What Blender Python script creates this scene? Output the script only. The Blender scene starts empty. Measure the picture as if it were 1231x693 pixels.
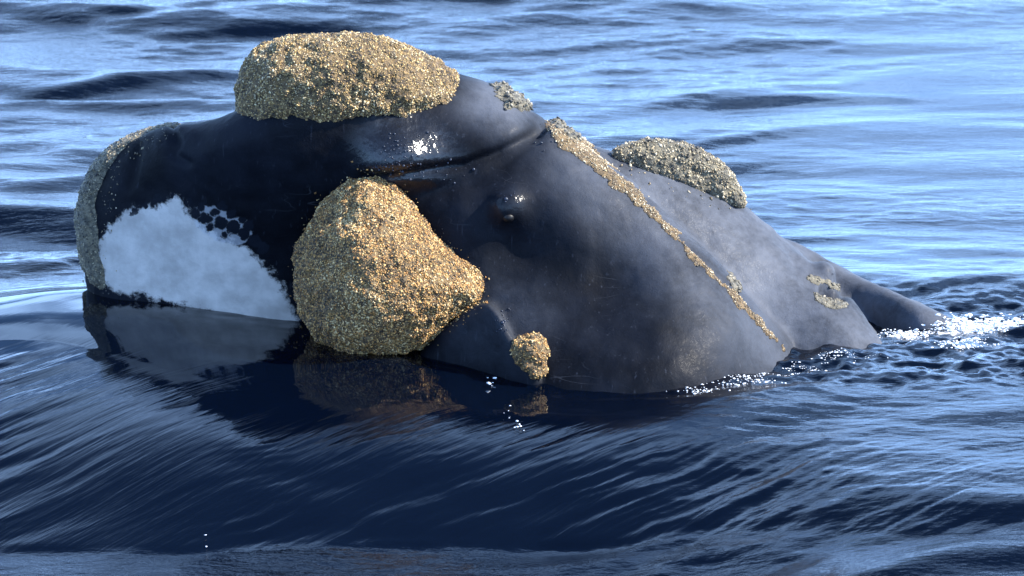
import bpy, math, random
import numpy as np
random.seed(4); RNG = np.random.default_rng(7)

# ------------------------------------------------------------------ camera, sky, sun, exposure
S = bpy.context.scene
COL = S.collection
PXM = 200.0                      # photograph pixels per metre at the whale
ELEV = math.radians(13.0)        # the camera looks down this much
CE, SE = math.cos(ELEV), math.sin(ELEV)
CZ = 0.455                       # height of the point looked at
DIST = 60.0
CLOUD_SEED = 3.0
cam_d = bpy.data.cameras.new('camera'); cam = bpy.data.objects.new('camera', cam_d); COL.objects.link(cam)
cam.location = (0.0, -CE*DIST, CZ + SE*DIST)
cam.rotation_euler = (math.pi/2 - ELEV, 0, 0)
cam_d.sensor_width = 36.0; cam_d.lens = 36.0*DIST/(1231/PXM)
cam_d.clip_start = 0.5; cam_d.clip_end = 9000
cam_d.dof.use_dof = True; cam_d.dof.focus_distance = DIST - .3; cam_d.dof.aperture_fstop = 4.5      # long lens, focused on the head
S.camera = cam

SUN = np.array([0.78, -0.09, 0.62]); SUN /= np.linalg.norm(SUN)
wd = bpy.data.worlds.new('World'); S.world = wd; wd.use_nodes = True
wn = wd.node_tree.nodes; wl = wd.node_tree.links
sky = wn.new('ShaderNodeTexSky'); sky.sky_type = 'NISHITA'; sky.sun_disc = False
sky.sun_elevation = math.asin(SUN[2]); sky.sun_rotation = math.atan2(SUN[0], SUN[1])
sky.air_density = 0.42; sky.dust_density = 0.25; sky.ozone_density = 3.5
tint = wn.new('ShaderNodeMixRGB'); tint.blend_type = 'MULTIPLY'; tint.inputs[0].default_value = 1.0
tint.inputs[2].default_value = (0.82, 1.02, 1.12, 1)             # clear, cool maritime air
wl.new(sky.outputs[0], tint.inputs[1]); 
# thin broken cloud all round the sky
gen = wn.new('ShaderNodeTexCoord'); sep = wn.new('ShaderNodeSeparateXYZ'); wl.new(gen.outputs['Generated'], sep.inputs[0])
def wm(op, a, b):
    x = wn.new('ShaderNodeMath'); x.operation = op
    for i, v in enumerate((a, b)):
        if isinstance(v, (int, float)): x.inputs[i].default_value = v
        else: wl.new(v, x.inputs[i])
    return x.outputs[0]
zz = wm('ADD', wm('MAXIMUM', sep.outputs[2], 0.0), 0.12)
cmb = wn.new('ShaderNodeCombineXYZ'); wl.new(wm('DIVIDE', sep.outputs[0], zz), cmb.inputs[0]); wl.new(wm('DIVIDE', sep.outputs[1], zz), cmb.inputs[1]); cmb.inputs[2].default_value = CLOUD_SEED
cn = wn.new('ShaderNodeTexNoise'); cn.inputs['Scale'].default_value = 1.7; cn.inputs['Detail'].default_value = 7; cn.inputs['Roughness'].default_value = .58; wl.new(cmb.outputs[0], cn.inputs['Vector'])
cr = wn.new('ShaderNodeMapRange'); cr.interpolation_type = 'SMOOTHSTEP'; cr.inputs[1].default_value = .37; cr.inputs[2].default_value = .66; cr.inputs[4].default_value = .8; wl.new(cn.outputs[0], cr.inputs[0])
ce = wn.new('ShaderNodeMapRange'); ce.interpolation_type = 'SMOOTHSTEP'; wl.new(sep.outputs[2], ce.inputs[0])     # clouds bank up towards the horizon, clear overhead
ce.inputs[1].default_value = .88; ce.inputs[2].default_value = .45; ce.inputs[3].default_value = 0.0; ce.inputs[4].default_value = 1.0
cm = wn.new('ShaderNodeMixRGB'); wl.new(wm('MULTIPLY', cr.outputs[0], ce.outputs[0]), cm.inputs[0]); wl.new(tint.outputs[0], cm.inputs[1]); cm.inputs[2].default_value = (5.7, 9.2, 15.6, 1)
wl.new(cm.outputs[0], wn['Background'].inputs[0]); wn['Background'].inputs[1].default_value = 0.13
sl = bpy.data.lights.new('sun', 'SUN'); so = bpy.data.objects.new('sun', sl); COL.objects.link(so)
sl.energy = 4.2; sl.angle = math.radians(0.53); sl.color = (1.0, 0.93, 0.82)
from mathutils import Vector
so.rotation_euler = Vector(SUN).to_track_quat('Z', 'Y').to_euler(); so.location = (8, -2, 9)
S.view_settings.view_transform = 'Standard'; S.view_settings.look = 'None'
S.view_settings.exposure = 1.85; S.view_settings.gamma = 1.0; S.view_settings.use_curve_mapping = False
S.render.engine = 'CYCLES'

# ------------------------------------------------------------------ helpers
def to_world(p):
    """(u, v, d): the whale's own tilted drawing axes in 1/200 m -> world metres"""
    p = np.asarray(p, float)
    u = (p[..., 0]-615.5)/PXM; w = (346.5-p[..., 1])/PXM; d = p[..., 2]/PXM
    return np.stack([u, d*CE + w*SE, CZ + w*CE - d*SE], -1)
def ground(px, py, z=0.0):
    w = (346.5-py)/PXM; d = (CZ + w*CE - z)/SE
    return (px-615.5)/PXM, d*CE + w*SE

def _h3(i, j, k, s):
    n = (i*73856093) ^ (j*19349663) ^ (k*83492791) ^ (s*2654435)
    n = (n*1103515245 + 12345) & 0x7fffffff
    n = ((n >> 13) ^ n)*1274126177 & 0x7fffffff
    return n/float(0x7fffffff)*2-1
def vnoise(p, s=0):
    """3-D value noise in -1..1 for an (n,3) or (n,2) array"""
    p = np.asarray(p, float)
    if p.shape[-1] == 2: p = np.concatenate([p, np.zeros(p.shape[:-1]+(1,))], -1)
    f = np.floor(p); i = f.astype(np.int64); t = p-f; t = t*t*t*(t*(t*6-15)+10)
    flat = not np.any(p[..., 2])
    def c(a, b, e): return _h3(i[..., 0]+a, i[..., 1]+b, i[..., 2]+e, s)
    x, y, z = t[..., 0], t[..., 1], t[..., 2]
    def pl(e):
        return (c(0,0,e)*(1-x)+c(1,0,e)*x)*(1-y) + (c(0,1,e)*(1-x)+c(1,1,e)*x)*y
    return pl(0) if flat else pl(0)*(1-z)+pl(1)*z
def fbm(p, o=4, s=0):
    r = 0; a = 1.0; p = np.asarray(p, float)
    for q in range(o): r = r + a*vnoise(p*(2.03**q) + 17.3*q*(np.arange(p.shape[-1]) < 2), s+q); a *= 0.5
    return r
def sstep(a, b, x):
    t = np.clip((x-a)/(b-a), 0, 1); return t*t*(3-2*t)

def chaikin(P, n=2):
    P = np.array(P, float)
    for _ in range(n):
        Q = np.roll(P, -1, 0); P = np.stack([.75*P+.25*Q, .25*P+.75*Q], 1).reshape(-1, 2)
    return P
def sd_poly(U, V, P):
    """signed distance to a closed polygon, negative inside"""
    P = np.asarray(P, np.float32); d2 = np.full(U.shape, 1e12, np.float32); ins = np.zeros(U.shape, bool)
    for a, b in zip(P, np.roll(P, -1, 0)):
        ex, ey = b-a; wx = U-a[0]; wy = V-a[1]
        t = np.clip((wx*ex+wy*ey)/max(ex*ex+ey*ey, 1e-9), 0, 1)
        d2 = np.minimum(d2, (wx-ex*t)**2+(wy-ey*t)**2)
        if abs(ey) > 1e-9:
            c = ((a[1] > V) != (b[1] > V)) & (U < ex*(V-a[1])/ey + a[0]); ins ^= c
    d = np.sqrt(d2); return np.where(ins, -d, d)
def line_dist(U, V, P):
    d2 = np.full(np.shape(U), 1e12)
    P = np.asarray(P, float)
    for a, b in zip(P[:-1], P[1:]):
        e = b-a; t = np.clip(((U-a[0])*e[0]+(V-a[1])*e[1])/(e@e), 0, 1)
        d2 = np.minimum(d2, (U-a[0]-e[0]*t)**2+(V-a[1]-e[1]*t)**2)
    return np.sqrt(d2)
def tps(ctrl, U, V):
    """thin-plate surface through (u, v, d) control points"""
    c = np.array(ctrl, float); n = len(c); x = c[:, :2]/100
    def k(r2): return np.where(r2 > 0, r2*np.log(np.maximum(r2, 1e-12)), 0)
    A = np.zeros((n+3, n+3)); A[:n, :n] = k(((x[:, None]-x[None])**2).sum(-1)) + np.eye(n)*0.02
    A[:n, n] = 1; A[:n, n+1:] = x; A[n, :n] = 1; A[n+1:, :n] = x.T
    s = np.linalg.solve(A, np.r_[c[:, 2], 0, 0, 0])
    u = U/100; v = V/100; r = s[n] + s[n+1]*u + s[n+2]*v
    for q in range(n): r = r + s[q]*k((u-x[q, 0])**2+(v-x[q, 1])**2)
    return r
def smin(a, b, k):
    h = np.clip(0.5+0.5*(b-a)/k, 0, 1); return b*(1-h)+a*h - k*h*(1-h)

class Grid:
    def __init__(g, lo, hi, step):
        g.lo = np.array(lo, float); g.step = step
        g.ax = [np.arange(a, b+step, step, dtype=np.float32) for a, b in zip(lo, hi)]
        g.U, g.V = np.meshgrid(g.ax[0], g.ax[1], indexing='ij')
        g.D = g.ax[2][None, None, :]
    def pillow(g, poly, near, far, R, smooth=2, stretch=1.0):
        """closed rounded body: outline poly, near and far faces, edge radius R"""
        a = sd_poly(g.U, g.V, chaikin(poly, smooth))[:, :, None] + R
        near = near if np.ndim(near) else np.full(g.U.shape, near, np.float32)
        b = np.maximum(near.astype(np.float32)[:, :, None]-g.D, g.D-np.float32(far))/np.float32(stretch) + R
        return np.minimum(np.maximum(a, b), 0) + np.sqrt(np.maximum(a, 0)**2+np.maximum(b, 0)**2) - R
    def ball(g, c, r, sc=(1, 1, 1)):
        return np.sqrt(((g.U-c[0])/sc[0])[:, :, None]**2 + ((g.V-c[1])/sc[1])[:, :, None]**2 + ((g.D-c[2])/sc[2])**2) - r
    def nets(g, F):
        """surface nets: field -> vertices in (u,v,d) and quads"""
        s = F < 0
        n = np.array(F.shape)-1
        cnt = np.zeros(n, np.int8)
        offs = [(i, j, k) for i in (0, 1) for j in (0, 1) for k in (0, 1)]
        for o in offs: cnt += s[o[0]:o[0]+n[0], o[1]:o[1]+n[1], o[2]:o[2]+n[2]]
        cell = np.argwhere((cnt > 0) & (cnt < 8))
        idx = np.full(n, -1, np.int64); idx[tuple(cell.T)] = np.arange(len(cell))
        acc = np.zeros((len(cell), 3)); num = np.zeros(len(cell))
        for a in offs:
            for x in range(3):
                if a[x]: continue
                b = list(a); b[x] = 1
                fa = F[tuple((cell+a).T)]; fb = F[tuple((cell+b).T)]
                m = (fa < 0) != (fb < 0)
                t = np.where(m, fa/np.where(m, fa-fb, 1), 0)
                p = np.tile(np.array(a, float), (len(cell), 1)); p[:, x] = t
                acc += p*m[:, None]; num += m
        vert = (cell + acc/num[:, None])*g.step + g.lo
        quads = []
        for x in range(3):
            y, z = (x+1) % 3, (x+2) % 3
            sl0 = [slice(None)]*3; sl1 = [slice(None)]*3
            sl0[x] = slice(0, -1); sl1[x] = slice(1, None)
            ch = s[tuple(sl0)] != s[tuple(sl1)]
            e = np.argwhere(ch)
            e = e[(e[:, y] > 0) & (e[:, z] > 0) & (e[:, y] < n[y]) & (e[:, z] < n[z])]
            fl = s[tuple(e.T)]
            def at(dy, dz):
                q = e.copy(); q[:, y] += dy; q[:, z] += dz; return idx[tuple(q.T)]
            Q = np.stack([at(-1, -1), at(0, -1), at(0, 0), at(-1, 0)], 1)
            Q[~fl] = Q[~fl][:, ::-1]
            quads.append(Q)
        Q = np.concatenate(quads); Q = Q[(Q >= 0).all(1)]
        return vert, Q

def normals(v, q):
    n = np.zeros_like(v); fn = np.cross(v[q[:, 2]]-v[q[:, 0]], v[q[:, 3]]-v[q[:, 1]])
    for k in range(4): np.add.at(n, q[:, k], fn)
    return n/np.maximum(np.linalg.norm(n, axis=1), 1e-9)[:, None]
def relax(v, q, it=2, f=0.5):
    for _ in range(it):
        a = np.zeros_like(v); c = np.zeros(len(v))
        for k in range(4):
            for o in (1, 3):
                np.add.at(a, q[:, k], v[q[:, (k+o) % 4]]); np.add.at(c, q[:, k], 1)
        v = v + f*(a/np.maximum(c, 1)[:, None]-v)
    return v
def mesh_obj(name, v, faces, mat, parent=None, smooth=True, attrs=None):
    faces = np.asarray(faces); k = faces.shape[1]
    me = bpy.data.meshes.new(name)
    me.vertices.add(len(v)); me.vertices.foreach_set('co', np.asarray(v, np.float32).ravel())
    me.loops.add(faces.size); me.loops.foreach_set('vertex_index', faces.ravel().astype(np.int32))
    me.polygons.add(len(faces)); me.polygons.foreach_set('loop_start', np.arange(0, faces.size, k, dtype=np.int32))
    me.update(calc_edges=True)
    me.polygons.foreach_set('use_smooth', np.full(len(faces), smooth))
    for nm, (tp, arr) in (attrs or {}).items():
        a = me.attributes.new(nm, tp, 'POINT')
        a.data.foreach_set('color' if tp == 'FLOAT_COLOR' else 'value', np.asarray(arr, np.float32).ravel())
    me.materials.append(mat)
    o = bpy.data.objects.new(name, me); COL.objects.link(o)
    if parent: o.parent = parent
    return o

# ------------------------------------------------------------------ materials
FRECKLES = [(233, 257, 6), (246, 262, 7), (258, 255, 4), (251, 274, 4), (264, 268, 7.5), (278, 257, 5), (279, 274, 8), (291, 264, 4), (292, 281, 7), (268, 283, 3.5), (299, 271, 6), (305, 290, 8), (241, 248, 5), (268, 247, 6), (225, 243, 4), (316, 298, 7), (172, 247, 4), (188, 238, 6), (158, 254, 5), (205, 236, 3)]
class NT:
    def __init__(s, name):
        s.m = bpy.data.materials.new(name); s.m.use_nodes = True
        s.t = s.m.node_tree; s.b = s.t.nodes['Principled BSDF']
    def n(s, kind, ins=None, **kw):
        x = s.t.nodes.new('ShaderNode'+kind)
        for k, v in kw.items(): setattr(x, k, v)
        for k, v in (ins or {}).items(): s.put(x.inputs[k], v)
        return x
    def put(s, sock, v):
        if hasattr(v, 'links') or isinstance(v, bpy.types.NodeSocket): s.t.links.new(v, sock)
        else: sock.default_value = v
    def math(s, op, a, b=0.0, c=0.0):
        x = s.n('Math', {0: a, 1: b, 2: c}, operation=op); return x.outputs[0]
    def mix(s, f, a, b):
        x = s.n('Mix', data_type='RGBA'); s.put(x.inputs[0], f); s.put(x.inputs[6], a); s.put(x.inputs[7], b); return x.outputs[2]
    def ramp(s, f, a, b):
        x = s.n('MapRange', {0: f, 1: a, 2: b}, interpolation_type='SMOOTHSTEP'); return x.outputs[0]
    def attr(s, nm): return s.n('Attribute', attribute_name=nm).outputs
    def noise(s, vec, scale, detail=3, rough=.55, **kw):
        return s.n('TexNoise', {'Vector': vec, 'Scale': scale, 'Detail': detail, 'Roughness': rough}, **kw).outputs[0]
def set_p(b, **kw):
    for k, v in kw.items(): b.inputs[k.replace('_', ' ')].default_value = v

def skin_material():
    t = NT('wet_skin'); co = t.n('TexCoord').outputs['Object']
    mott = t.noise(co, 2.2, 6, .62); fine = t.noise(co, 26, 4, .6); scr = t.noise(t.n('Mapping', {'Vector': co, 'Scale': (50, 50, 4)}).outputs[0], 1.0, 2)
    base = t.mix(t.ramp(mott, .35, .72), (.0030, .0038, .006, 1), (.0075, .0095, .015, 1))
    base = t.mix(t.ramp(scr, .62, .8), base, (.018, .021, .029, 1))
    pale = t.attr('pale')[2]
    base = t.mix(t.math('MULTIPLY', pale, t.ramp(t.math('ADD', mott, t.math('MULTIPLY', fine, .3)), .15, .95)), base, (.082, .092, .115, 1))  # sky sheen and sunlit planes painted into the skin colour
    for rot_, sc_ in ((.5, 1.3), (-.9, 1.7)):      # old scratches
        sv = t.n('Mapping', {'Vector': co, 'Rotation': (.3, rot_, .2), 'Scale': (sc_*.35, sc_, sc_*2.2)}).outputs[0]
        ln = t.ramp(t.math('ABSOLUTE', t.math('SUBTRACT', t.noise(sv, 2.0, 2, .4), .5)), .004, .0008)
        base = t.mix(t.math('MULTIPLY', ln, t.math('MULTIPLY', t.ramp(t.noise(co, 3.1, 2), .52, .72), .22)), base, (.085, .09, .105, 1))
    d = t.attr('patch')[2]
    edge = t.math('ADD', d, t.math('MULTIPLY', t.math('SUBTRACT', t.noise(co, 14, 7, .72), .5), 40))
    wmask = t.ramp(edge, 4.0, -5.0)
    # black freckles along the upper rim of the patch
    white = t.mix(t.ramp(t.noise(co, 5, 5, .6), .3, .75), (.33, .31, .29, 1), (.52, .485, .455, 1))
    base = t.mix(wmask, base, white)
    sp = t.attr('spots')[2]
    wob = t.math('MULTIPLY', t.math('SUBTRACT', t.noise(co, 17, 4, .65), .5), 17.0)
    pu = t.math('ADD', t.attr('across')[2], wob); pv = t.math('ADD', t.attr('down')[2], t.math('MULTIPLY', wob, -.8))
    dots = None
    for a_, b_, r_ in FRECKLES:
        q = t.math('SUBTRACT', t.math('SQRT', t.math('ADD', t.math('POWER', t.math('SUBTRACT', pu, a_), 2.0), t.math('POWER', t.math('SUBTRACT', pv, b_), 2.0))), r_)
        dots = q if dots is None else t.math('MINIMUM', dots, q)
    lace = t.math('MULTIPLY', t.ramp(dots, -.2, 2.6), t.ramp(t.math('ADD', sp, t.math('MULTIPLY', t.math('SUBTRACT', fine, .5), .8)), .42, .62))
    base = t.mix(t.math('MULTIPLY', lace, .5), base, (.40, .41, .44, 1))
    inside = t.math('MULTIPLY', t.ramp(dots, .6, -.8), t.ramp(d, -30, 0))
    base = t.mix(inside, base, (.006, .008, .013, 1))
    t.put(t.b.inputs['Base Color'], base)
    rg = t.math('ADD', .5, t.math('MULTIPLY', t.noise(co, 5, 4), .12))
    t.put(t.b.inputs['Roughness'], rg)
    set_p(t.b, Specular_IOR_Level=.055, Coat_Roughness=.13)
    bh = t.math('ADD', t.math('MULTIPLY', fine, .5), t.math('ADD', t.math('MULTIPLY', t.noise(co, 90, 3), .25), t.math('MULTIPLY', scr, .15)))
    bp = t.n('Bump', {'Height': bh, 'Strength': .28, 'Distance': .02}).outputs[0]
    t.put(t.b.inputs['Normal'], bp)
    t.put(t.b.inputs['Coat Weight'], t.math('MULTIPLY', t.attr('wet')[2], .6))
    # beads of water in the coat
    cb = t.n('Bump', {'Height': t.n('TexVoronoi', {'Vector': co, 'Scale': 30.0}).outputs[0], 'Strength': .16, 'Distance': .02, 'Normal': bp}).outputs[0]
    t.put(t.b.inputs['Coat Normal'], cb)
    return t.m
def grain_material():
    t = NT('crust_grain'); co = t.n('TexCoord').outputs['Object']
    c = t.attr('tint')[0]
    dk = t.ramp(t.noise(co, 70, 3), .35, .7)
    t.put(t.b.inputs['Base Color'], t.n('MixRGB', {0: .6, 1: c, 2: t.mix(dk, (.35, .33, .3, 1), (1, 1, 1, 1))}, blend_type='MULTIPLY').outputs[0])
    set_p(t.b, Roughness=.5, Specular_IOR_Level=.45)
    t.put(t.b.inputs['Normal'], t.n('Bump', {'Height': t.noise(co, 160, 3), 'Strength': .3, 'Distance': .01}).outputs[0])
    return t.m
def crust_material(nm, ca, cb):
    t = NT(nm); co = t.n('TexCoord').outputs['Object']
    c = t.mix(t.ramp(t.noise(co, 30, 5, .7), .35, .65), ca, cb)
    t.put(t.b.inputs['Base Color'], c); set_p(t.b, Roughness=.6)
    t.put(t.b.inputs['Normal'], t.n('Bump', {'Height': t.noise(co, 60, 5, .7), 'Strength': .9, 'Distance': .03}).outputs[0])
    return t.m
def eye_material():
    t = NT('eye_wet'); set_p(t.b, Base_Color=(.004, .004, .005, 1), Roughness=.5, Specular_IOR_Level=.25); return t.m
def water_material():
    t = NT('sea_water'); co = t.n('TexCoord').outputs['Object']
    foam = t.attr('foam')[2]; calm = t.attr('calm')[2]
    # wind ripples, long side along x
    glass = t.attr('glass')[2]
    r1 = t.noise(t.n('Mapping', {'Vector': co, 'Scale': (3.4, 9.0, 1)}).outputs[0], 1.0, 5, .6)
    r2 = t.noise(t.n('Mapping', {'Vector': co, 'Scale': (14.0, 34.0, 1)}).outputs[0], 1.0, 3, .55)
    rip = t.math('ADD', t.math('MULTIPLY', r1, 1.0), t.math('MULTIPLY', r2, .28))
    # streaks running down the bow wave
    rot = t.n('Mapping', {'Vector': co, 'Rotation': (0, 0, math.radians(-40)), 'Scale': (1, 1, 1)}).outputs[0]
    st = t.noise(t.n('Mapping', {'Vector': rot, 'Scale': (1.0, 22.0, 1)}).outputs[0], 1.0, 4, .6)
    h = t.n('Mix', data_type='FLOAT'); t.put(h.inputs[0], calm); t.put(h.inputs[2], rip); t.put(h.inputs[3], t.math('MULTIPLY', st, .35))
    bp = t.n('Bump', {'Height': h.outputs[0], 'Strength': t.math('MULTIPLY', .42, t.math('SUBTRACT', 1.0, glass)), 'Distance': .03}).outputs[0]
    fm = t.ramp(t.math('ADD', foam, t.math('MULTIPLY', t.math('SUBTRACT', t.noise(co, 16, 6, .75), .5), 1.5)), .62, .95)
    t.put(t.b.inputs['Base Color'], t.mix(fm, (.0004, .0014, .0048, 1), (.72, .76, .82, 1)))
    t.put(t.b.inputs['Roughness'], t.math('ADD', t.math('MULTIPLY', t.math('SUBTRACT', 1.05, glass), .038), t.math('MULTIPLY', fm, .6)))
    set_p(t.b, IOR=1.333)
    fb = t.n('Bump', {'Height': t.math('MULTIPLY', fm, t.noise(co, 45, 4)), 'Strength': .6, 'Distance': .03, 'Normal': bp}).outputs[0]
    t.put(t.b.inputs['Normal'], fb)
    return t.m
M_SKIN, M_GRAIN, M_CRUST, M_EYE, M_WATER = skin_material(), grain_material(), crust_material('callosity_crust', (.045, .03, .016, 1), (.20, .13, .055, 1)), eye_material(), water_material()

M_CRUSTG = crust_material('grey_callosity_crust', (.05, .048, .038, 1), (.20, .175, .12, 1))

# ------------------------------------------------------------------ the sea: one sheet to the horizon
def grow(a, b, h, far):
    lo = [a]; s = h
    while lo[-1] > -far: s *= 1.22; lo.append(lo[-1]-s)
    hi = [b]; s = h
    while hi[-1] < far: s *= 1.22; hi.append(hi[-1]+s)
    return lo[1:][::-1], hi[1:]
def axis(segs, far):
    pts = []
    for a, b, h in segs: pts += list(np.arange(a, b-1e-9, h))
    pts.append(segs[-1][1]); l, r = grow(segs[0][0], segs[-1][1], segs[0][2], far)
    return np.array(l+pts+r)
def swell(X, Y):
    r = np.random.default_rng(21); h = 0*X
    grp = fbm(np.stack([X*.22+3, Y*.16+9], -1), 2, 31)            # gusts: calmer and rougher areas
    amp = np.clip(.95+.75*grp, .3, 1.7)
    wx = X + .25*fbm(np.stack([X*.5, Y*.7], -1), 2, 5); wy = Y + .30*fbm(np.stack([X*.35+50, Y*.6], -1), 3, 6)
    for i in range(46):
        lam = 0.32*(1.055**i)*r.uniform(.9, 1.1)
        th = math.radians(90 + r.normal(6, 17)); k = 2*math.pi/lam
        s = r.uniform(.4, 1.0)*(0.026 if lam < .7 else .034 if lam < 1.8 else .022)
        ph = r.uniform(0, 6.28)
        h = h + s/k*np.sin(k*(wx*math.cos(th)+wy*math.sin(th))+ph)
    h = h*amp
    return h + 2.2*np.maximum(h, 0)**2                         # crests a little sharper than troughs
_cx = np.linspace(-7, 7, 561)
_cy = np.interp(_cx, [-4, -3.2, -2.73, -2.4, -2.0, -1.5, -.83, -.18, 1.2], [-.1, -.1, -.14, -.45, -.85, -1.12, -1.28, -1.3, -1.4])
_ck = np.exp(-(np.arange(-40, 41)*.025/.32)**2); _cy = np.convolve(np.pad(_cy, 40, mode='edge'), _ck/_ck.sum(), 'valid')
def crest_y(X): return np.interp(X, _cx, _cy)
def bow(X, Y):
    """height of the water pushed up in front of the head, and where it is glassy"""
    H = 0.27 - .10*sstep(-2.6, -1.1, X) - .12*sstep(-1.2, .4, X) - .12*sstep(-2.8, -4.2, X)
    yb = -2.72 + .06*np.sin(X*1.3+1) + .035*fbm(np.stack([X*1.6, 0*X], -1), 2, 44) - .5*sstep(1.0, 3.0, X)
    yc = crest_y(X)
    lip_ = .05 + .05*sstep(-.2, -1.4, X)
    Hc = H - lip_
    tau = np.clip((yc-Y)/(yc-yb), 0, 1)
    tt = np.linspace(0, 1, 200); sl_ = .45 + .25*sstep(0, .18, tt) + .95*sstep(.20, .72, tt); cum = np.r_[0, np.cumsum(sl_)[:-1]]; cum /= cum[-1]
    dip = .46 - .22*sstep(.4, 2.8, X)
    fall = np.interp(tau, tt, cum)
    back = 1-sstep(.3, 2.2, Y - .3 - .45*np.clip(X+2.6, -2, 2))
    m = sstep(yb-.03, yb+.08, Y)*(1-sstep(.0, 2.0, Y-.4))
    up = (Hc + lip_*(1-(1-np.clip((Y-yc)/1.3, 0, 1))**2.0))*back
    h = np.where(Y > yc, up, Hc*back - (Hc*back+dip)*fall)
    h = np.where(Y < yb, -dip*(1 + .40*np.clip(yb-Y, 0, 2.2) - 1.88*sstep(yb-2.2, yb-16, Y)), h)
    return h, m
def build_sea():
    xs = axis([(-4.6, -3.3, .03), (-3.3, 3.3, .013), (3.3, 4.6, .03)], 4000)
    ys = axis([(-7.5, -4.8, .03), (-4.8, -3.2, .026), (-3.2, 1.5, .018), (1.5, 5, .026), (5, 12, .035), (12, 20, .07)], 4000)
    X, Y = np.meshgrid(xs, ys, indexing='ij')
    fade = 1-sstep(18, 60, np.hypot(X, Y))
    hb, mb = bow(X, Y)
    sw = swell(X, Y)*(1-.25*sstep(1, 4, Y)*sstep(-1.5, 1.5, X))
    calm = mb*(1-.7*sstep(.3, 2.0, X))
    h = sw*(1-.86*calm)*(.25+.75*fade) + hb
    # streaks combed down the bow wave
    a = math.radians(40); cu = Y*.06*np.clip(-Y, 0, 4)
    A = X*math.cos(a)+Y*math.sin(a); B = -X*math.sin(a)+Y*math.cos(a)+cu + .10*fbm(np.stack([X*.9, Y*1.1], -1), 2, 33) + .02*fbm(np.stack([X*4, Y*4], -1), 2, 34)
    st = fbm(np.stack([A*.55+4, B*5.0], -1), 3, 60); st2 = fbm(np.stack([A*1.1, B*15.0+7], -1), 3, 70)
    near = (np.abs(X) < 5)*(np.abs(Y) < 8)
    h = h + near*mb*sstep(.1, -.5, Y-crest_y(X))*(.011*st+.0052*st2+.0016*fbm(np.stack([A*2.2+5, B*34.0], -1), 2, 75))*(.6+.6*fbm(np.stack([X*.9+8, Y*.9], -1), 2, 95))*(1-.35*sstep(.2, 1.8, X))
    # chopped water behind and right of the head
    ch = sstep(.9, 1.9, X)*sstep(-1.1, -.3, Y)*(1-sstep(1.2, 2.4, Y))
    h = h + near*ch*(-.03 + .024*fbm(np.stack([X*3.2, Y*4.2], -1), 3, 80)+.012*fbm(np.stack([X*11, Y*13], -1), 2, 85))
    glass = mb*sstep(-.45, .1, Y-crest_y(X)+.3*st)*sstep(1.6, .4, X)*.93
    for (px, py, rx, ry, k) in [(1130, 120, 1.2, 3.0, .75), (1080, 200, 1.3, 1.6, .6), (1120, 320, 1.2, 1.3, .7), (560, 200, 1.5, 1.0, .5), (150, 215, 1.0, .8, .5), (30, 400, .9, 1.0, .6), (250, 70, 1.1, 1.5, .4)]:
        gx, gy = ground(px, py); b = k*np.exp(-((X-gx)/rx)**2-((Y-gy)/ry)**2); glass = np.maximum(glass, b*(1+.3*fbm(np.stack([X*.8, Y*2.5], -1), 2, 90)))
    glass = np.clip(glass, 0, .95)
    fine = .0052*fbm(np.stack([X*3.3+.6*Y, Y*7.5], -1), 2, 110) + .0030*fbm(np.stack([X*8.0+3+1.5*Y, Y*16.0], -1), 2, 112)
    gust = np.clip(.75+.8*fbm(np.stack([X*.55+20, Y*.45], -1), 2, 114), .1, 1.6)
    h = h + fine*gust*(1-np.clip(glass*1.05, 0, 1))*(1-.85*calm)*(np.abs(X) < 6)*(Y < 14)*(Y > -8)
    foam = np.zeros_like(h)
    for (px, py, rx, ry, s) in [(1150, 402, .30, .3, .85), (1080, 408, .3, .15, .6), (1200, 398, .5, .3, .85), (1165, 425, .3, .4, .42), (1060, 415, .45, .22, .40),
                                (905, 462, .34, .12, .45), (845, 472, .18, .1, .42), (990, 445, .35, .2, .3)]:
        gx, gy = ground(px, py); foam = np.maximum(foam, s*np.exp(-((X-gx)/rx)**2-((Y-gy)/ry)**2))
    v = np.stack([X, Y, h], -1).reshape(-1, 3)
    nx, ny = X.shape; I = np.arange(nx*ny).reshape(nx, ny)
    q = np.stack([I[:-1, :-1], I[1:, :-1], I[1:, 1:], I[:-1, 1:]], -1).reshape(-1, 4)
    o = mesh_obj('sea', v, q, M_WATER, attrs={'foam': ('FLOAT', foam), 'calm': ('FLOAT', calm), 'glass': ('FLOAT', glass)})
    o['kind'] = 'structure'; o['label'] = 'rippled dark blue sea with a smooth bow wave'
    return o, X.shape
SEA, NXY = build_sea()

# ------------------------------------------------------------------ the whale
whale = bpy.data.objects.new('whale', None); COL.objects.link(whale)
whale['label'] = 'dark wet whale with tan crusty growths and a white chin patch, head above water'
whale['category'] = 'whale'

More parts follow.
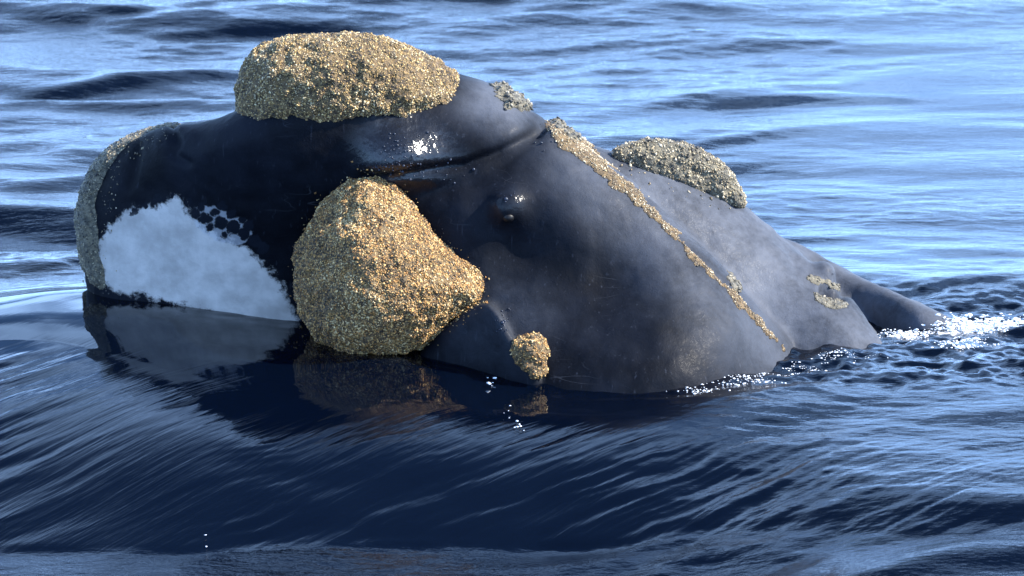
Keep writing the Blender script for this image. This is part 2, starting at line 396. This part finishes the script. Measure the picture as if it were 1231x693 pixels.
PATCH = [(112, 300), (122, 276), (150, 250), (178, 252), (200, 238), (216, 234), (224, 255), (245, 272), (270, 288), (300, 300), (322, 325), (342, 350), (352, 376), (362, 402), (330, 396), (280, 384), (220, 368), (170, 354), (120, 350)]
LACE = [(226, 250), (250, 246), (285, 246), (304, 262), (302, 292), (270, 296), (236, 276)]
def build_body():
    g = Grid((60, 62, -180), (1260, 660, 480), 4.0)
    U, V = g.U, g.V
    head_line = [(128, 640), (108, 400), (96, 340), (92, 270), (98, 225), (120, 186), (155, 164), (200, 151), (240, 150), (290, 133), (340, 112), (430, 96), (520, 84), (570, 90),
                 (612, 112), (660, 150), (720, 178), (800, 192), (880, 232), (930, 270), (968, 302), (998, 334), (1022, 350), (1046, 382), (1072, 420), (1110, 520), (1120, 640)]
    n1 = tps([(100, 250, 105), (100, 350, 120), (160, 180, 70), (200, 300, 74), (200, 420, 110), (200, 200, 44), (300, 160, -36), (300, 250, 14), (300, 350, 64), (300, 450, 105), (400, 160, -42), (400, 260, 14), (400, 420, 70),
              (500, 150, -26), (490, 186, -38), (570, 175, -26), (560, 110, 6), (620, 150, -14), (560, 250, -14), (480, 260, 0), (660, 165, 18), (720, 210, 46), (800, 230, 66), (880, 262, 96),
              (800, 290, 50), (880, 330, 60), (950, 310, 105), (950, 400, 52), (1000, 340, 95), (1020, 400, 48), (1056, 415, 44), (700, 420, 60), (850, 460, 50), (1000, 520, 20), (600, 600, 40), (150, 600, 70), (1100, 600, 20)], U, V)
    F = g.pillow(head_line, n1, 440, 52)
    back_line = [(880, 300), (948, 280), (1000, 308), (1030, 327), (1064, 341), (1150, 380), (1205, 418), (1250, 470), (1255, 640), (900, 640)]
    n3 = tps([(960, 320, 290), (1010, 340, 290), (1040, 370, 262), (1060, 395, 236), (1090, 375, 186), (1110, 395, 164), (1135, 400, 155), (1000, 450, 240), (1200, 500, 130), (1100, 600, 140)], U, V)
    F = smin(F, g.pillow(back_line, n3, 420, 42), 9)
    lip = [(452, 212), (520, 207), (575, 196), (635, 168), (655, 151), (672, 158), (705, 184), (760, 224), (815, 272), (870, 326), (918, 376), (958, 422), (985, 470), (1005, 560), (1000, 650), (440, 650), (430, 420), (440, 300)]
    n2 = tps([(700, 188, -22), (760, 238, -34), (812, 282, -42), (862, 328, -40), (910, 376, -24), (940, 412, 4), (600, 196, -24), (640, 178, -20), (540, 214, -22), (470, 230, -8), (450, 350, 6), (500, 400, -20), (560, 250, -46), (620, 240, -54), (620, 300, -44), (700, 290, -66), (740, 340, -66), (600, 420, -90), (700, 420, -132), (800, 340, -84), (800, 430, -150), (880, 400, -78), (900, 470, -80), (960, 460, 0), (700, 560, -150), (500, 560, -30), (900, 600, -60)], U, V)
    F = smin(F, g.pillow(lip, n2, 200, 40), 8)
    fold = [(480, 470), (505, 420), (548, 382), (586, 360), (604, 380), (616, 408), (640, 436), (652, 470), (650, 520), (480, 520)]
    nf = tps([(597, 385, -138), (632, 440, -142), (650, 470, -140), (520, 430, -66), (550, 480, -80), (560, 400, -92)], U, V)
    F = smin(F, g.pillow(fold, nf, 60, 14), 8)
    F = smin(F, g.ball((611, 250, -50), 21, (1, 1.0, .9)), 14)           # eyelid
    F = smin(F, g.ball((996, 328, 150), 15, (.9, 1.0, 1.6)), 16)          # rim of the blowhole
    v, q = g.nets(F); v = relax(v, q, 2, .5)
    n = normals(v, q)
    u, w, d = v.T; nearside = sstep(.15, -.1, n[:, 2])
    # mouth line, creases
    off = 0*u
    ld = line_dist(u, w, [(440, 212), (500, 206), (560, 199), (600, 184), (636, 165), (654, 154)])
    off -= (7*np.exp(-(ld/5.5)**2) - 1.5*np.exp(-((ld-15)/8)**2))*nearside
    ld = line_dist(u, w, [(205, 150), (212, 170), (206, 185), (225, 196)]); off -= 5*np.exp(-(ld/5)**2)
    ld = line_dist(u, w, [(165, 172), (158, 205), (150, 225)]); off -= 4*np.exp(-(ld/6)**2)
    ld = line_dist(u, w, [(940, 285), (955, 300), (965, 330), (1000, 365)]); off -= 3*np.exp(-(ld/7)**2)
    ld = line_dist(u, w, [(996, 346), (1006, 352), (1018, 355)]); off -= 16*np.exp(-(ld/5.5)**2)
    off += 19*np.exp(-((u-470)**2/2.2+(w-191)**2)/26**2)*nearside
    off += 2.2*fbm(v/70, 3, 3) + .7*fbm(v/18, 3, 9)
    # ridge under the lip crust
    ridge = line_dist(u, w, [(664, 160), (760, 226), (860, 320), (945, 415)]); off += 4*np.exp(-(ridge/9)**2)
    v = v + n*off[:, None]
    pd = sd_poly(u, w, chaikin(PATCH, 1)); pd = np.where(d > 260, 90, pd)
    sp = sstep(8, -8, sd_poly(u, w, chaikin(LACE, 1)))*(d < 260)*sstep(46, 14, pd)
    sr = (u-660) - (w-155)*1.085                              # > 0 beyond the lip margin
    pale = np.maximum(sstep(-10, 30, sr)*sstep(640, 700, u), .6*sstep(-150, 0, sr)*sstep(560, 720, u))  # lighter colour stands in for sky sheen beyond and along the ridge
    pale = np.maximum(pale, .35*sstep(90, 20, np.hypot((u-600)/1.0, (w-380)*1.0)))  # reflected light low on the lip, painted as lighter skin
    pale = np.maximum(pale, .9*sstep(60, 10, np.hypot((u-600)*.8, w-125)))  # lit side of the rostrum, painted lighter too
    wet = .012 + .5*sstep(26, 10, np.hypot(u-611, w-244)) + 1.4*sstep(60, 22, np.hypot((u-490)*.7, w-180))
    o = mesh_obj('body', to_world(v), q, M_SKIN, whale, attrs={'patch': ('FLOAT', pd), 'spots': ('FLOAT', sp), 'pale': ('FLOAT', pale), 'wet': ('FLOAT', wet), 'across': ('FLOAT', u), 'down': ('FLOAT', w)})
    return v, q, n
BV, BQ, BN = build_body()

# crust grains ------------------------------------------------------
PAL = {'tan': [(.50, .28, .085), (.58, .38, .15), (.37, .18, .05), (.13, .075, .032), (.66, .50, .26), (.05, .035, .022)],
       'straw': [(.46, .31, .12), (.55, .41, .19), (.33, .21, .075), (.10, .075, .04), (.64, .53, .33), (.04, .034, .028)],
       'pale': [(.36, .27, .15), (.46, .38, .25), (.24, .17, .09), (.09, .075, .05), (.60, .52, .36), (.04, .036, .03)],
       'dull': [(.10, .095, .075), (.17, .155, .12), (.11, .10, .075), (.05, .048, .04), (.36, .32, .25), (.03, .03, .03)],
       'grey': [(.31, .25, .15), (.42, .36, .24), (.18, .145, .09), (.07, .065, .05), (.54, .47, .34), (.035, .035, .035)]}
IV = np.array([(1, 0, 0), (-1, 0, 0), (0, 1, 0), (0, -1, 0), (0, 0, 1), (0, 0, -1)], float)
IF = np.array([(0, 2, 4), (2, 1, 4), (1, 3, 4), (3, 0, 4), (2, 0, 5), (1, 2, 5), (3, 1, 5), (0, 3, 5)])
def sample(v, q, n, sel=None):
    if sel is not None: q = q[sel]
    a = np.linalg.norm(np.cross(v[q[:, 2]]-v[q[:, 0]], v[q[:, 3]]-v[q[:, 1]]), axis=1)
    nd = np.cross(v[q[:, 2]]-v[q[:, 0]], v[q[:, 3]]-v[q[:, 1]])[:, 2]/np.maximum(a, 1e-9); a = a*np.where(nd > .35, .3, 1)   # fewer on the far side
    f = RNG.choice(len(q), n, p=a/a.sum()); s, t = RNG.random((2, n, 1))
    Q = q[f]; p = (v[Q[:, 0]]*(1-s)+v[Q[:, 1]]*s)*(1-t)+(v[Q[:, 3]]*(1-s)+v[Q[:, 2]]*s)*t
    return p, Q[:, 0]
def grains(parent, p, nrm, size, pal, name='crust_grain', lean=None, flat=.6):
    """many small irregular lumps set into the surface, joined"""
    m = len(p); c = np.array(PAL[pal])
    t1 = np.cross(nrm, RNG.normal(size=(m, 3))); t1 /= np.linalg.norm(t1, axis=1)[:, None]
    t2 = np.cross(nrm, t1)
    s = size*np.clip(RNG.lognormal(-.05, .4, m), .4, 1.9)
    sa = s*RNG.uniform(.7, 1.5, m); sb = s*RNG.uniform(.6, 1.0, m); sc = s*RNG.uniform(.45, 1.0, m)
    loc = IV[None]*(1+.28*RNG.normal(size=(m, 6, 1)))
    V = p[:, None] + loc[..., :1]*(t1*sa[:, None])[:, None] + loc[..., 1:2]*(t2*sb[:, None])[:, None] + loc[..., 2:]*(nrm*sc[:, None])[:, None] + (nrm*(sc*.2)[:, None])[:, None]
    F = (IF[None] + (np.arange(m)*6)[:, None, None]).reshape(-1, 3)
    low = 1.1*fbm(p/30, 3, 12)
    k = np.clip(((RNG.random(m)*1.0 + .28*low)*9), 0, 8.99).astype(int)
    tint = c[[4, 1, 0, 1, 0, 2, 3, 2, 5]][k]*RNG.uniform(.6, 1.3, (m, 1))*1.06
    tint = np.repeat(np.c_[tint, np.ones(m)], 6, 0)
    o = mesh_obj(name, to_world(V.reshape(-1, 3)), F, M_GRAIN, parent, smooth=True, attrs={'tint': ('FLOAT_COLOR', tint)})
    o['kind'] = 'stuff'
    return o
def callosity(name, poly, near, far, R, count, size, pal, lump=5.0, step=3.0, stretch=1.0, ctrl=None, wob=22):
    P = np.array(poly, float); lo = P.min(0)-18; hi = P.max(0)+18
    g = Grid((lo[0], lo[1], near-30), (hi[0], hi[1], far+30), step)
    nf = tps(ctrl, g.U, g.V) if ctrl else near
    F = g.pillow(poly, nf, far, R, 2, stretch)
    v, q = g.nets(F); v = relax(v, q, 2, .5); n = normals(v, q)
    v = v + n*(lump*fbm(v/wob, 3, 20) + .6*lump*fbm(v/8, 2, 25))[:, None]
    n = normals(v, q)
    o = mesh_obj(name, to_world(v), q, M_CRUSTG if pal in ('grey', 'dull') else M_CRUST, whale)
    p, f = sample(v, q, count); grains(o, p, n[f], size, pal)
    return o
def skirt(parent, poly, reach, count, size, pal, near_only=230):
    sd = sd_poly(BV[:, 0], BV[:, 1], chaikin(poly, 2)) + 6*fbm(BV/14, 2, 61)
    w = np.where((BN[:, 2] < .5) & (BV[:, 2] < near_only), np.exp(-np.clip(sd, 0, 99)/reach)*(sd > -22), 0); w = w*(w > .03)
    i = RNG.choice(len(BV), count, p=w/w.sum())
    grains(parent, BV[i]+RNG.normal(size=(count, 3))*[2.2, 2.2, .3], BN[i], size, pal)
_cal = callosity
def callosity(name, poly, *a, reach=0, edge=0, **k):
    o = _cal(name, poly, *a, **k)
    if reach: skirt(o, poly, reach, edge, a[4]*1.1, a[5])
    return o
callosity('bonnet_callosity', [(286, 160), (284, 120), (286, 84), (304, 58), (340, 44), (385, 40), (440, 42), (492, 56), (534, 78), (562, 104), (568, 134), (548, 158), (470, 166), (400, 170), (340, 174), (296, 172)],
          -52, 190, 62, 46000, .92, 'straw', 3.5, ctrl=[(300, 100, -40), (400, 100, -58), (500, 110, -38), (560, 120, -4), (400, 160, -50)])
callosity('lip_callosity', [(443, 203), (474, 218), (501, 249), (531, 291), (566, 316), (588, 344), (580, 366), (546, 386), (518, 412), (478, 427), (430, 432), (394, 420), (368, 396), (352, 352), (352, 308), (366, 272), (390, 240), (420, 212)],
          -150, 60, 70, 50000, .95, 'tan', 3.5, ctrl=[(440, 240, -90), (440, 320, -142), (420, 400, -128), (550, 345, -120), (360, 330, -90), (500, 390, -130)], stretch=1.25, reach=4, edge=1000)
callosity('chin_callosity', [(122, 356), (100, 340), (87, 300), (84, 262), (90, 222), (112, 184), (150, 159), (190, 147), (216, 147), (208, 160), (174, 174), (150, 198), (136, 230), (127, 270), (127, 320), (136, 356)],
          90, 330, 12, 20000, .85, 'grey', 2.0, ctrl=[(95, 260, 118), (120, 190, 112), (110, 340, 120), (190, 150, 100)], stretch=2.5, reach=5, edge=900)
callosity('lip_callosity', [(620, 408), (634, 400), (650, 404), (659, 422), (656, 448), (642, 460), (626, 448), (617, 428)], -156, -60, 20, 2600, 1.0, 'tan', 4.0, step=2.0, wob=14)

def crust_patch(name, poly, count, size, pal, lift=2.0, nmax=.6, rag=5.0):
    """crust that follows the body: a thin raised sheet cut from the skin, with grains on it"""
    sd = sd_poly(BV[:, 0], BV[:, 1], chaikin(poly, 1))
    sd = sd + rag*fbm(BV/16, 2, 51)
    ok = (sd < 2) & (BN[:, 2] < nmax) & (BV[:, 2] < 260)
    sel = ok[BQ].all(1); Q = BQ[sel]; used = np.unique(Q); mp = np.full(len(BV), -1); mp[used] = np.arange(len(used))
    taper = sstep(2, -6, sd[used])
    v = BV[used] + BN[used]*(.6 + lift*taper*(1+.8*fbm(BV[used]/9, 2, 40)))[:, None]
    # underside, so that the sheet has thickness
    nb = len(used); vv = np.concatenate([v, BV[used]-BN[used]*4]); q = mp[Q]
    e = np.concatenate([q[:, [0, 1]], q[:, [1, 2]], q[:, [2, 3]], q[:, [3, 0]]]); key = np.sort(e, 1)
    _, inv, cn = np.unique(key, axis=0, return_inverse=True, return_counts=True); b = e[cn[inv.ravel()] == 1]
    rim = np.stack([b[:, 1], b[:, 0], b[:, 0]+nb, b[:, 1]+nb], 1)
    o = mesh_obj(name, to_world(vv), np.concatenate([q, q[:, ::-1]+nb, rim]), M_CRUSTG if pal in ('grey', 'dull') else M_CRUST, whale)
    p, f = sample(v, q, count); grains(o, p, BN[used][f], size, pal)
    return o
callosity('rostrum_callosity', [(734, 190), (746, 172), (798, 166), (846, 176), (878, 200), (902, 238), (894, 254), (850, 244), (800, 222), (764, 210)],
          66, 200, 16, 6000, 1.2, 'grey', 2.5, step=2.5, ctrl=[(750, 190, 78), (800, 200, 86), (850, 215, 106), (895, 245, 122)], wob=14, reach=3, edge=160)
crust_patch('lip_margin_callosity', [(652, 150), (674, 143), (704, 165), (722, 190), (757, 221), (797, 263), (842, 312), (887, 358), (921, 394), (944, 420), (939, 420), (886, 364), (839, 317), (789, 269), (746, 230), (702, 195), (666, 170)], 5200, .9, 'pale', 1.2, rag=4.5)
crust_patch('head_callosity', [(590, 100), (612, 96), (640, 118), (632, 136), (612, 132), (598, 116)], 500, 2.0, 'dull', 5)
crust_patch('head_callosity', [(658, 142), (685, 138), (708, 158), (700, 170), (676, 160)], 450, 2.0, 'dull', 6)
crust_patch('blowhole_crust', [(972, 330), (992, 334), (1018, 346), (1016, 351), (992, 343), (974, 338)], 70, 1.5, 'dull', 1.2, rag=0.0)
crust_patch('blowhole_crust', [(980, 350), (996, 358), (1022, 363), (1022, 371), (1000, 372), (982, 360)], 60, 1.4, 'dull', 1.2, rag=0.0)
crust_patch('head_callosity', [(872, 328), (884, 334), (894, 344), (888, 350), (876, 340)], 60, 1.6, 'dull', 1.5)

# eye
g = Grid((592, 232, -90), (632, 272, -20), 1.5)
v, q = g.nets(g.ball((611, 262, -60), 6.5, (1.1, .9, .9))); mesh_obj('eye', to_world(v), q, M_EYE, whale)

# beads of water clinging to the skin
def drop_material():
    t = NT('water_drop'); set_p(t.b, Base_Color=(.02, .026, .042, 1), Roughness=.26, IOR=1.33, Specular_IOR_Level=.6); return t.m
def water_drops():
    near = np.flatnonzero((BN[:, 2] < .2) & (BV[:, 1] < 470)); P = BV[near, :2]; idx = []
    for (u, w, su, sw, n) in [(486, 181, 15, 10, 150), (470, 203, 26, 4, 40), (530, 205, 40, 8, 24), (612, 240, 5, 4, 16), (604, 388, 8, 10, 40), (660, 170, 8, 10, 14), (1000, 322, 8, 6, 8)]:
        c = RNG.normal(size=(n, 2))*[su, sw]+[u, w]
        for q in c: idx.append(near[np.argmin(((P-q)**2).sum(1))])
    idx = np.unique(idx); c = BV[idx]+RNG.normal(size=(len(idx), 3))*[1, 1, 0]; r = .95*RNG.lognormal(0, .35, len(idx))
    a, b = np.meshgrid(np.arange(8)*math.pi/4, np.linspace(0, math.pi, 6)[1:-1]); dirs = np.stack([np.cos(a)*np.sin(b), np.sin(a)*np.sin(b), np.cos(b)], -1).reshape(-1, 3)
    dirs = np.r_[dirs, [[0, 0, 1], [0, 0, -1]]]
    f = []
    for k in range(8):
        k2 = (k+1) % 8; f += [(32, k, k2), (33, 24+k2, 24+k)]
        for j in range(3): f += [(8*j+k, 8*j+8+k, 8*j+8+k2), (8*j+k, 8*j+8+k2, 8*j+k2)]
    f = np.array(f)
    V = c[:, None]+dirs[None]*r[:, None, None]; V = to_world(V.reshape(-1, 3))
    F = (f[None]+(np.arange(len(idx))*34)[:, None, None]).reshape(-1, 3)[:, ::-1]
    o = mesh_obj('water_drop', V, F, drop_material(), whale); o['kind'] = 'stuff'
water_drops()

# small ripples lapping against the skin
def lap():
    me = SEA.data; co = np.empty(len(me.vertices)*3, np.float32); me.vertices.foreach_get('co', co); co = co.reshape(-1, 3)
    W = to_world(BV); line = W[(np.abs(W[:, 2]-.08) < .14) & (BN[:, 2] < .3)]
    key = np.unique(np.round(line[:, :2]/.04).astype(int), axis=0)*.04
    # keep the outer rim only: nearest point to the camera side per column
    sel = np.flatnonzero((np.abs(co[:, 0]) < 2.9) & (co[:, 1] > -1.6) & (co[:, 1] < 1.2))
    P = co[sel, :2]; D = np.full(len(sel), 9.0)
    for q in np.array_split(np.arange(len(key)), max(1, len(key)//60)):
        k = key[q]; lo, hi = k.min(0)-.5, k.max(0)+.5
        m = np.flatnonzero((P >= lo).all(1) & (P <= hi).all(1))
        if len(m): D[m] = np.minimum(D[m], np.sqrt(((P[m][:, None]-k[None])**2).sum(-1)).min(1))
    n1_ = fbm(np.c_[P*[3.0, 3.0]], 2, 101); n2_ = fbm(np.c_[P*[7.0, 9.0]], 2, 103)
    r = .0022*np.sin(2*math.pi*D/.13+2.5*n1_)*np.exp(-D/.16)*(1+n1_) + .004*n2_*np.exp(-D/.10)*(1+1.0*sstep(-.3, .8, P[:, 0]))
    r = r*sstep(-2.6, -1.0, P[:, 0]+.6*0)
    co[sel, 2] += r
    me.vertices.foreach_set('co', co.ravel()); me.update()
lap()

# ------------------------------------------------------------------ foam and spray on the water
def foam_material():
    t = NT('sea_foam'); set_p(t.b, Base_Color=(.78, .82, .88, 1), Roughness=.35, Subsurface_Weight=.0); return t.m
M_FOAM = foam_material()
from mathutils.bvhtree import BVHTree
def sea_height(P):
    co = np.empty(len(SEA.data.vertices)*3, np.float32); SEA.data.vertices.foreach_get('co', co); co = co.reshape(NXY[0], NXY[1], 3)
    i = np.clip(np.searchsorted(co[:, 0, 0], P[:, 0]), 1, NXY[0]-1); j = np.clip(np.searchsorted(co[0, :, 1], P[:, 1]), 1, NXY[1]-1)
    return co[i, j, 2]
def blobs(name, P, r, flat, label, cat=None):
    m = len(P); t = RNG.normal(size=(m, 3)); loc = IV6[None]*(1+.25*RNG.normal(size=(m, len(IV6), 1)))*r[:, None, None]*np.array([1.5, 1.0, flat])
    V = P[:, None]+loc; F = (IF6[None]+(np.arange(m)*len(IV6))[:, None, None]).reshape(-1, 3)
    o = mesh_obj(name, V.reshape(-1, 3), F, M_FOAM); o['kind'] = 'stuff'; o['label'] = label
    return o
def ico():
    t = (1+5**.5)/2
    v = np.array([(-1, t, 0), (1, t, 0), (-1, -t, 0), (1, -t, 0), (0, -1, t), (0, 1, t), (0, -1, -t), (0, 1, -t), (t, 0, -1), (t, 0, 1), (-t, 0, -1), (-t, 0, 1)], float)
    f = np.array([(0, 11, 5), (0, 5, 1), (0, 1, 7), (0, 7, 10), (0, 10, 11), (1, 5, 9), (5, 11, 4), (11, 10, 2), (10, 7, 6), (7, 1, 8), (3, 9, 4), (3, 4, 2), (3, 2, 6), (3, 6, 8), (3, 8, 9), (4, 9, 5), (2, 4, 11), (6, 2, 10), (8, 6, 7), (9, 8, 1)])
    return v/np.linalg.norm(v[0]), f
IV6, IF6 = ico()
pts = []; rad = []
for (px, py, sx, sy, n, r, hz) in (lambda L: [(a, b, c, d, e*3, f, g_) for a, b, c, d, e, f, g_ in L])( [(1150, 399, .10, .08, 160, .011, .03), (1085, 408, .14, .04, 90, .009, .01), (1185, 397, .22, .08, 240, .011, .03), (1160, 420, .16, .15, 120, .008, .0), (1050, 408, .12, .05, 60, .008, .0),
                                   (925, 458, .14, .05, 50, .008, .0), (880, 466, .14, .04, 40, .007, .0), (835, 476, .08, .04, 20, .006, .0), (1000, 440, .2, .15, 50, .006, .0)]):
    gx, gy = ground(px, py)
    c = RNG.normal(size=(8, 2))*[sx, sy]                      # a few clots, each a cluster of bubbles
    q = c[RNG.integers(0, 8, n)] + RNG.normal(size=(n, 2))*[.06, .025] + [gx, gy]
    z = sea_height(q) + np.abs(RNG.normal(size=n))*hz
    pts.append(np.c_[q, z]); rad.append(r*.45*RNG.lognormal(0, .45, n))
blobs('sea_foam', np.concatenate(pts), np.concatenate(rad), .55, 'white broken foam on the churned water beside the whale')
pts = []; rad = []
for (px, py, z0, n, r) in [(592, 460, .0, 5, .010), (625, 508, .0, 6, .009), (612, 500, .02, 4, .007), (268, 632, .0, 2, .008)]:
    z = 0.0
    for _ in range(12): gx, gy = ground(px, py, z); z += .5*(sea_height(np.array([[gx, gy]]))[0]-z)
    q = RNG.normal(size=(n, 2))*[.018, .05] + [gx, gy]
    pts.append(np.c_[q, sea_height(q) + z0 + np.abs(RNG.normal(size=n))*.012]); rad.append(r*.55*RNG.lognormal(-.2, .5, n))
blobs('water_spray', np.concatenate(pts), np.concatenate(rad), .8, 'scattered white spray drops on the smooth bow wave')
